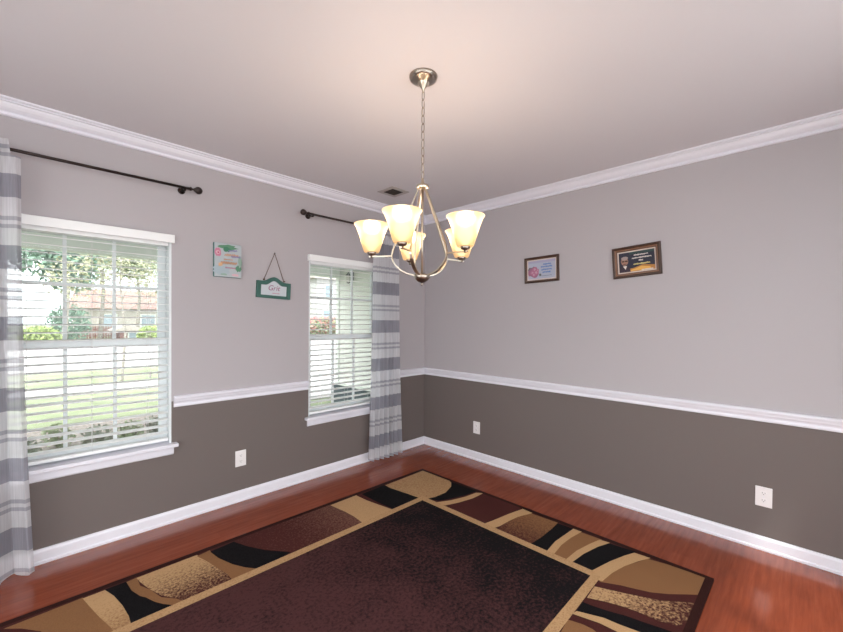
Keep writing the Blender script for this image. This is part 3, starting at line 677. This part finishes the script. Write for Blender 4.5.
# ------------------------------------------------------------------ outdoors
GZ = -.3
def ext(name, c, rough=.9, var=.25, sc=3):
    m = mat(name, c, rough); n = noise(m, sc, 4)
    r = ramp(m, n.outputs['Fac'], [(.3, tuple(v * (1 - var) for v in c)), (.7, tuple(min(1, v * (1 + var)) for v in c))])
    lk(m, r.outputs['Color'], bsdf(m).inputs['Base Color']); return m
M['lawn'] = ext('lawn_grass', (.18, .21, .12), .95, .25, 1.2)
M['conc'] = ext('pale_concrete', (.34, .33, .33), .9, .06, 2)
M['bounce_patio'] = ext('white_bounce_paving', (.70, .68, .68), .9, .05, 2)  # unseen paving, made extra pale to bounce daylight up to the ceiling
M['mulch'] = ext('mulch', (.22, .19, .17), .95, .4, 25)
M['siding'] = mat('white_siding', (.62, .64, .60), .6)
M['soffit'] = mat('soffit_white', (.66, .70, .66), .7)
M['slate'] = mat('slate_blue_foundation', (.045, .065, .075), .8)
M['brick'] = ext('red_brick', (.24, .12, .11), .9, .2, 8)
M['roof'] = ext('terracotta_roof', (.27, .17, .15), .9, .2, 6)
M['bark'] = ext('bark', (.26, .24, .21), .9, .2, 20)
st(MB().box(-60, 70, .16, 13, GZ - .1, GZ, M['lawn']).build('lawn'), 'green front lawn')
st(MB().box(-60, 70, 26, 140, GZ - .1, GZ, M['lawn']).build('far_lawn'), 'green lawn beyond the road')
st(MB().box(-60, 70, 13, 26, GZ - .12, GZ - .02, M['conc']).build('road'), 'pale concrete road')
st(MB().box(-60, 70, 8.0, 9.2, GZ, GZ + .02, M['conc']).build('sidewalk'), 'pale concrete sidewalk')
st(MB().box(-6, .7, .18, 4.9, GZ, GZ + .015, M['mulch']).build('planting_bed'), 'mulch planting bed below the windows')
b = MB(); q_ = [(.8, 4.2), (2.6, 4.2), (8.4, 13), (5.2, 13)]; b.add([(x, y, GZ) for x, y in q_] + [(x, y, GZ + .025) for x, y in q_], [(3, 2, 1, 0), (4, 5, 6, 7)] + [(i, (i + 1) % 4, 4 + (i + 1) % 4, 4 + i) for i in range(4)], M['conc'])
st(b.build('walkway'), 'pale concrete walkway leading from the porch to the road')
# porch: soffit, beam, siding wing
b = MB(); b.box(-8, 1.33, T + .02, 3.75, 2.38, 2.43, M['soffit'])
for x in range(-31, 5): b.box(x * .25, x * .25 + .01, T + .02, 3.6, 2.376, 2.38, M['siding'])
st(b.build('porch_ceiling'), 'white porch ceiling outside the windows')
st(MB().box(-8, 1.33, 3.62, 3.80, 2.17, 2.45, M['soffit']).build('porch_beam'), 'white beam along the front of the porch')
b = MB(); b.box(1.36, 1.6, T + .02, 3.72, .1, 2.6, M['siding'])
n = 22
for i in range(n):
    z = .1 + i * .112; b.add([(1.36, T + .03, z), (1.36, 3.72, z), (1.338, 3.72, z), (1.338, T + .03, z), (1.36, T + .03, z + .11), (1.36, 3.72, z + .11), (1.352, 3.72, z + .11), (1.352, T + .03, z + .11)],
          [(0, 1, 2, 3), (3, 2, 6, 7), (4, 7, 6, 5), (0, 3, 7, 4), (1, 5, 6, 2), (0, 4, 5, 1)], M['siding'])
b.box(1.325, 1.62, 3.66, 3.76, .1, 2.6, M['soffit'])
wg = tag(b.build('house_wing'), 'white horizontal siding wing of the house seen through the window blinds', 'house wing', kind='structure')
b = MB(); b.box(1.27, 1.62, T + .02, 3.80, GZ, .07, M['slate']); b.box(1.25, 1.63, T + .02, 3.84, .07, .10, M['soffit']); st(b.build('foundation'), 'slate blue foundation with a white cap under the siding wing')
# porch lantern on the wing
lt = tag(empty('porch_lantern', (1.335, 3.22, 2.15)), 'small dark porch lantern mounted on the white siding', 'lantern')
dk = flat('lantern_black', (.12, .13, .13), .5)
MB().box(-.012, 0, -.05, .05, -.06, .10, dk).build('wall_plate', lt); MB().tube([(0, 0, .08), (-.06, 0, .11), (-.09, 0, .08)], .008, dk, 8).build('arm', lt)
MB().lathe([(.001, .09), (.02, .07), (.055, .03), (.055, .02), (.04, .02)], dk, 12, (-.09, 0, 0)).build('cap', lt)
MB().lathe([(.04, .02), (.032, -.10), (.001, -.10)], flat('lantern_glass', (.5, .5, .45), .2), 12, (-.09, 0, 0)).build('glass', lt)
MB().lathe([(.036, -.10), (.03, -.115), (.001, -.13)], dk, 12, (-.09, 0, 0)).build('base', lt)

def foliage(mb, c, r, n, size, m, seed, hollow=.35):
    q = random.Random(seed)
    for i in range(n):
        d = Vector((q.gauss(0, 1), q.gauss(0, 1), q.gauss(0, 1))).normalized() * (hollow + (1 - hollow) * q.random() ** .6)
        p = Vector((c[0] + d.x * r[0], c[1] + d.y * r[1], c[2] + d.z * r[2]))
        a = Vector((q.gauss(0, 1), q.gauss(0, 1), q.gauss(0, 1))).normalized(); t = a.orthogonal().normalized(); s = size * q.uniform(.6, 1.3)
        mb.add([p - a * s, p + t * s * .45, p + a * s, p - t * s * .45], [(0, 1, 2, 3)], m)
def leafm(name, c): return ext(name, c, .8, .3, 4)
L_y = leafm('leaf_yellow_green', (.24, .31, .10)); L_b = leafm('leaf_blue_green', (.17, .27, .20)); L_m = leafm('leaf_mid_green', (.25, .30, .18)); L_p = leafm('leaf_pale', (.30, .30, .19)); L_g = leafm('leaf_grey_green', (.24, .26, .21)); L_r = leafm('blossom_pink', (.42, .18, .18))
def shrub(name, loc, r, m, n, size, label, seed, group=None, cat='shrub', m2=None):
    root = tag(empty(name, loc), label, cat, group)
    b = MB(); foliage(b, (0, 0, r[2] * .95), r, n, size, m, seed, .3)
    if m2: foliage(b, (0, 0, r[2] * 1.2), (r[0], r[1], r[2] * .8), n // 2, size, m2, seed + 1, .6)
    b.build('foliage', root)
    b = MB(); q = random.Random(seed)
    for i in range(5):
        a = q.uniform(0, 2 * PI); b.tube([(0, 0, 0), (r[0] * .3 * math.cos(a), r[1] * .3 * math.sin(a), r[2] * .6), (r[0] * .6 * math.cos(a), r[1] * .6 * math.sin(a), r[2] * 1.3)], [.012 + r[0] * .02, .01 + r[0] * .012, .004], M['bark'], 6)
    b.build('stem', root); return root
def tree(name, loc, hgt, tr, crowns, m, n, size, label, seed, group=None):
    root = tag(empty(name, loc), label, 'tree', group); b = MB()
    b.tube([(0, 0, 0), (.02 * hgt, 0, hgt * .35), (-.01 * hgt, 0, hgt * .7), (0, 0, hgt * .95)], [tr, tr * .8, tr * .55, tr * .2], M['bark'], 10)
    for (cx, cy, cz, r) in crowns: b.tube([(0, 0, cz * .7), (cx * .5, cy * .5, cz * .85), (cx, cy, cz)], [tr * .45, tr * .3, tr * .12], M['bark'], 7)
    b.build('trunk', root)
    b = MB()
    for i, (cx, cy, cz, r) in enumerate(crowns): foliage(b, (cx, cy, cz), (r, r, r * .85), n // len(crowns), size, m, seed + i, .25)
    b.build('crown', root); return root
def onray(dx, Y, z=GZ): return (-3.04 + dx * (Y + 2.94), Y, z)
tree('street_tree', onray(.140, 8.0 + 1.6), 3.6, .035, [(-.9, 0, 2.6, .7), (.3, 0, 3.0, .75), (.9, .2, 2.5, .6), (-.3, .2, 3.4, .6)], L_p, 1500, .055, 'slender young tree with loose pale leaves by the sidewalk', 5)
tree('leafy_tree', onray(.052, 24 + 6), 9.5, .15, [(-1.2, 0, 5.8, 1.8), (.8, 0, 6.2, 1.9), (0, 0, 7.8, 1.7), (.4, 1, 4.6, 1.5)], L_b, 3000, .22, 'full blue-green tree standing on the far lawn beyond the road', 15)
tree('leafy_tree', onray(.105, 34), 10.5, .15, [(-1.5, 0, 6.6, 2.0), (1.2, 0, 7.0, 2.2), (0, 0, 8.6, 2.0), (2.6, 1, 6.0, 1.6)], L_m, 2600, .22, 'yellow-green spreading tree behind the young sidewalk tree', 25)
tree('leafy_tree', onray(.165, 40), 10.5, .15, [(-1.5, 0, 6.6, 2.0), (1.6, 0, 7.6, 2.2), (0, 0, 8.8, 2.0)], L_p, 1800, .2, 'thin pale tree in front of the brick-roofed house', 35)
shrub('round_shrub', onray(.020, 26.6), (.85, .8, .62), L_y, 1300, .13, 'bright yellow-green round shrub below the blue-green tree', 41)
shrub('round_shrub', onray(.190, 26.6), (.75, .8, .62), L_y, 1300, .13, 'bright yellow-green round shrub beside the small red shed', 42)
shrub('round_shrub', onray(.060, 33), (1.2, 1.0, 1.35), L_b, 1200, .14, 'tall blue-green shrub next to the picket fence', 43)
for i in range(9):
    x = -3.4 + i * .33; q = random.Random(i); yy = 3.2 + .55 * q.random()
    shrub('garden_plant', (x, yy, GZ + .015), (.17, .17, .15), L_g if i % 2 else L_m, 230, .032, 'low grey-green plant in the bed below the windows', 50 + i, 'low plants in the bed below the windows', 'plant')
shrub('flowering_shrub', onray(.62, 24.0 + 3), (2.6, 1.0, 1.0), L_m, 1500, .14, 'pink flowering hedge in front of the pale neighbouring house', 71, m2=L_r)
# picket fence
fx0, fx1 = onray(.072, 36)[0], onray(.145, 36)[0]
fr = tag(empty('picket_fence', (fx0, 36, GZ)), 'reddish picket fence in front of the red-roofed house', 'fence')
b = MB(); k = 0
while k * .16 < fx1 - fx0: b.slab([(k * .16, 0), (k * .16 + .11, 0), (k * .16 + .11, 1.0), (k * .16 + .055, 1.08), (k * .16, 1.0)], 0, .02, M['brick']); k += 1
b.build('pickets', fr); b = MB(); b.box(0, fx1 - fx0, .02, .06, .25, .33, M['brick']); b.box(0, fx1 - fx0, .02, .06, .75, .83, M['brick']); b.build('rails', fr)
def house(name, x0, x1, y0, y1, he, hr, wallm, roofm, wins, label, ridge='x'):
    root = tag(empty(name, (x0, y0, GZ)), label, 'house'); w, d = x1 - x0, y1 - y0
    MB().box(0, w, 0, d, 0, he, wallm).build('wall', root)
    b = MB(); e = .5
    if ridge == 'x': b.add([(-e, -e, he), (w + e, -e, he), (w + e, d + e, he), (-e, d + e, he), (-e + .5, d / 2, hr), (w + e - .5, d / 2, hr)], [(0, 1, 5, 4), (2, 3, 4, 5), (0, 4, 3), (1, 2, 5), (0, 3, 2, 1)], roofm)
    else: b.add([(-e, -e, he), (w + e, -e, he), (w + e, d + e, he), (-e, d + e, he), (w / 2, -e, hr), (w / 2, d + e, hr)], [(0, 1, 4), (1, 2, 5, 4), (2, 3, 5), (3, 0, 4, 5), (0, 3, 2, 1)], roofm)
    b.build('roof', root)
    for (a, c, za, zb) in wins:
        f = MB(); f.box(a - .1, c + .1, -.06, 0, za - .1, zb + .1, M['soffit']); fo = f.build('window', root)
        MB().box(a, c, -.08, -.05, za, zb, flat('house_pane', (.22, .28, .33), .1)).build('pane', fo)
    return root
cream_w = flat('cream_siding', (.42, .39, .36), .8)
house('neighbour_house', onray(.075, 44)[0], onray(.235, 44)[0], 44, 52, 2.6, 4.6, cream_w, M['roof'], [(1.5, 2.6, .9, 2.0), (4.6, 5.7, .9, 2.0)], 'cream house with red roof behind the picket fence')
house('neighbour_house', onray(.60, 30)[0] - .4, onray(.60, 30)[0] + 8, 30, 38, 5.6, 8.2, flat('white_siding_far', (.42, .42, .42), .8), flat('grey_roof', (.40, .36, .33), .9), [(.7, 1.7, 1.3, 2.6), (.9, 1.7, 3.9, 5.0), (4.2, 5.2, 1.3, 2.6)], 'tall white two-storey house across the road')
house('garden_shed', onray(.133, 34)[0], onray(.162, 34)[0], 33, 35, .75, 1.25, M['brick'], flat('grey_roof', (.40, .36, .33), .9), [(.55, .95, .1, .6)], 'tiny gabled red shed beside the round shrub', 'y')

# ------------------------------------------------------------------ rear windows, added unseen behind the viewer to supply daylight
def rear(name, fn, a0, a1, z0, z1, label):
    root = st(empty(name, (0, 0, 0)), label); b = MB(); n = 4; w = (a1 - a0) / n
    for k in range(n + 1):
        a = a0 + k * w; b.box(*fn(max(a0, a - .03), min(a1, a + .03), z0, z1, .04, .09), M['vinyl'])
    for k in range(n):
        b.box(*fn(a0 + k * w + .03, a0 + (k + 1) * w - .03, z0, z0 + .05, .04, .09), M['vinyl']); b.box(*fn(a0 + k * w + .03, a0 + (k + 1) * w - .03, z1 - .05, z1, .04, .09), M['vinyl'])
    b.build('window_frame', root)
    MB().box(*fn(a0, a1, z0, z1, .063, .067), M['pane']).build('pane', root)
rear('fill_window_back', lambda a, b, c, d, u, v: (a, b, Y0 - v, Y0 - u, c, d), *BW, 'unseen wide window added behind the viewer to supply daylight')
rear('fill_window_side', lambda a, b, c, d, u, v: (X0 - v, X0 - u, a, b, c, d), *SW, 'unseen wide window added opposite the pictures to supply daylight')
st(MB().box(-30, 20, -30, Y0 - T - .02, GZ - .1, GZ, M['bounce_patio']).build('bounce_patio'), 'unseen ground behind the house, made pale to bounce daylight in')
st(MB().box(-30, X0 - T - .02, Y0 - T - .01, .1, GZ - .1, GZ, M['bounce_patio']).build('bounce_driveway'), 'unseen ground beside the house, made pale to bounce daylight in')

# ------------------------------------------------------------------ sky and sun
W = bpy.data.worlds.new('overcast_sky'); S.world = W; W.use_nodes = True; nt = W.node_tree; nt.nodes.clear()
o = nt.nodes.new('ShaderNodeOutputWorld'); bg = nt.nodes.new('ShaderNodeBackground'); tc = nt.nodes.new('ShaderNodeTexCoord')
dt = nt.nodes.new('ShaderNodeVectorMath'); dt.operation = 'DOT_PRODUCT'; dt.inputs[1].default_value = (-.62, -.62, .48)
nt.links.new(tc.outputs['Generated'], dt.inputs[0])
cr = nt.nodes.new('ShaderNodeValToRGB'); e = cr.color_ramp.elements
mr = nt.nodes.new('ShaderNodeMapRange'); mr.inputs['From Min'].default_value = -1; mr.inputs['From Max'].default_value = 1
nt.links.new(dt.outputs['Value'], mr.inputs['Value']); nt.links.new(mr.outputs[0], cr.inputs[0])
e[0].position = .2; e[0].color = (*[v * SKY_DIM for v in (.93, .98, 1.0)], 1); e[1].position = .85; e[1].color = (1, .965, .98, 1)
nt.links.new(cr.outputs[0], bg.inputs['Color']); bg.inputs['Strength'].default_value = SKY
nt.links.new(bg.outputs[0], o.inputs[0])
sl = bpy.data.lights.new('sun', 'SUN'); sl.energy = SUN; sl.angle = .05; sl.color = (1, .96, .9)
so_ = bpy.data.objects.new('sun', sl); COL.objects.link(so_); so_.rotation_euler = (math.radians(32), 0, math.radians(-35))

# ------------------------------------------------------------------ camera
cd = bpy.data.cameras.new('camera'); cam = bpy.data.objects.new('camera', cd); COL.objects.link(cam); S.camera = cam
cd.sensor_width = 36; cd.lens = 390.38 * 36 / 843; cd.shift_y = 9.217 / 843; cd.clip_start = .05; cd.clip_end = 300
yaw, pit, rol = .7771, -.0105, .0075
F = Vector((math.cos(yaw) * math.cos(pit), math.sin(yaw) * math.cos(pit), math.sin(pit)))
Rt = Vector((math.sin(yaw), -math.cos(yaw), 0)); U = Rt.cross(F)
R2 = (Rt * math.cos(rol) + U * math.sin(rol)).normalized(); U2 = (-Rt * math.sin(rol) + U * math.cos(rol)).normalized()
mw = Matrix((R2, U2, -F)).transposed().to_4x4(); mw.translation = Vector((-3.0402, -2.9411, 1.3266)); cam.matrix_world = mw
S.view_settings.view_transform = 'Standard'; S.view_settings.look = 'None'; S.view_settings.gamma = 1; S.view_settings.use_curve_mapping = False
S.view_settings.exposure = EXPO
S.cycles.max_bounces = 10; S.cycles.diffuse_bounces = 5; S.cycles.transparent_max_bounces = 16
S.cycles.sample_clamp_indirect = 6; S.cycles.caustics_reflective = False; S.cycles.caustics_refractive = False
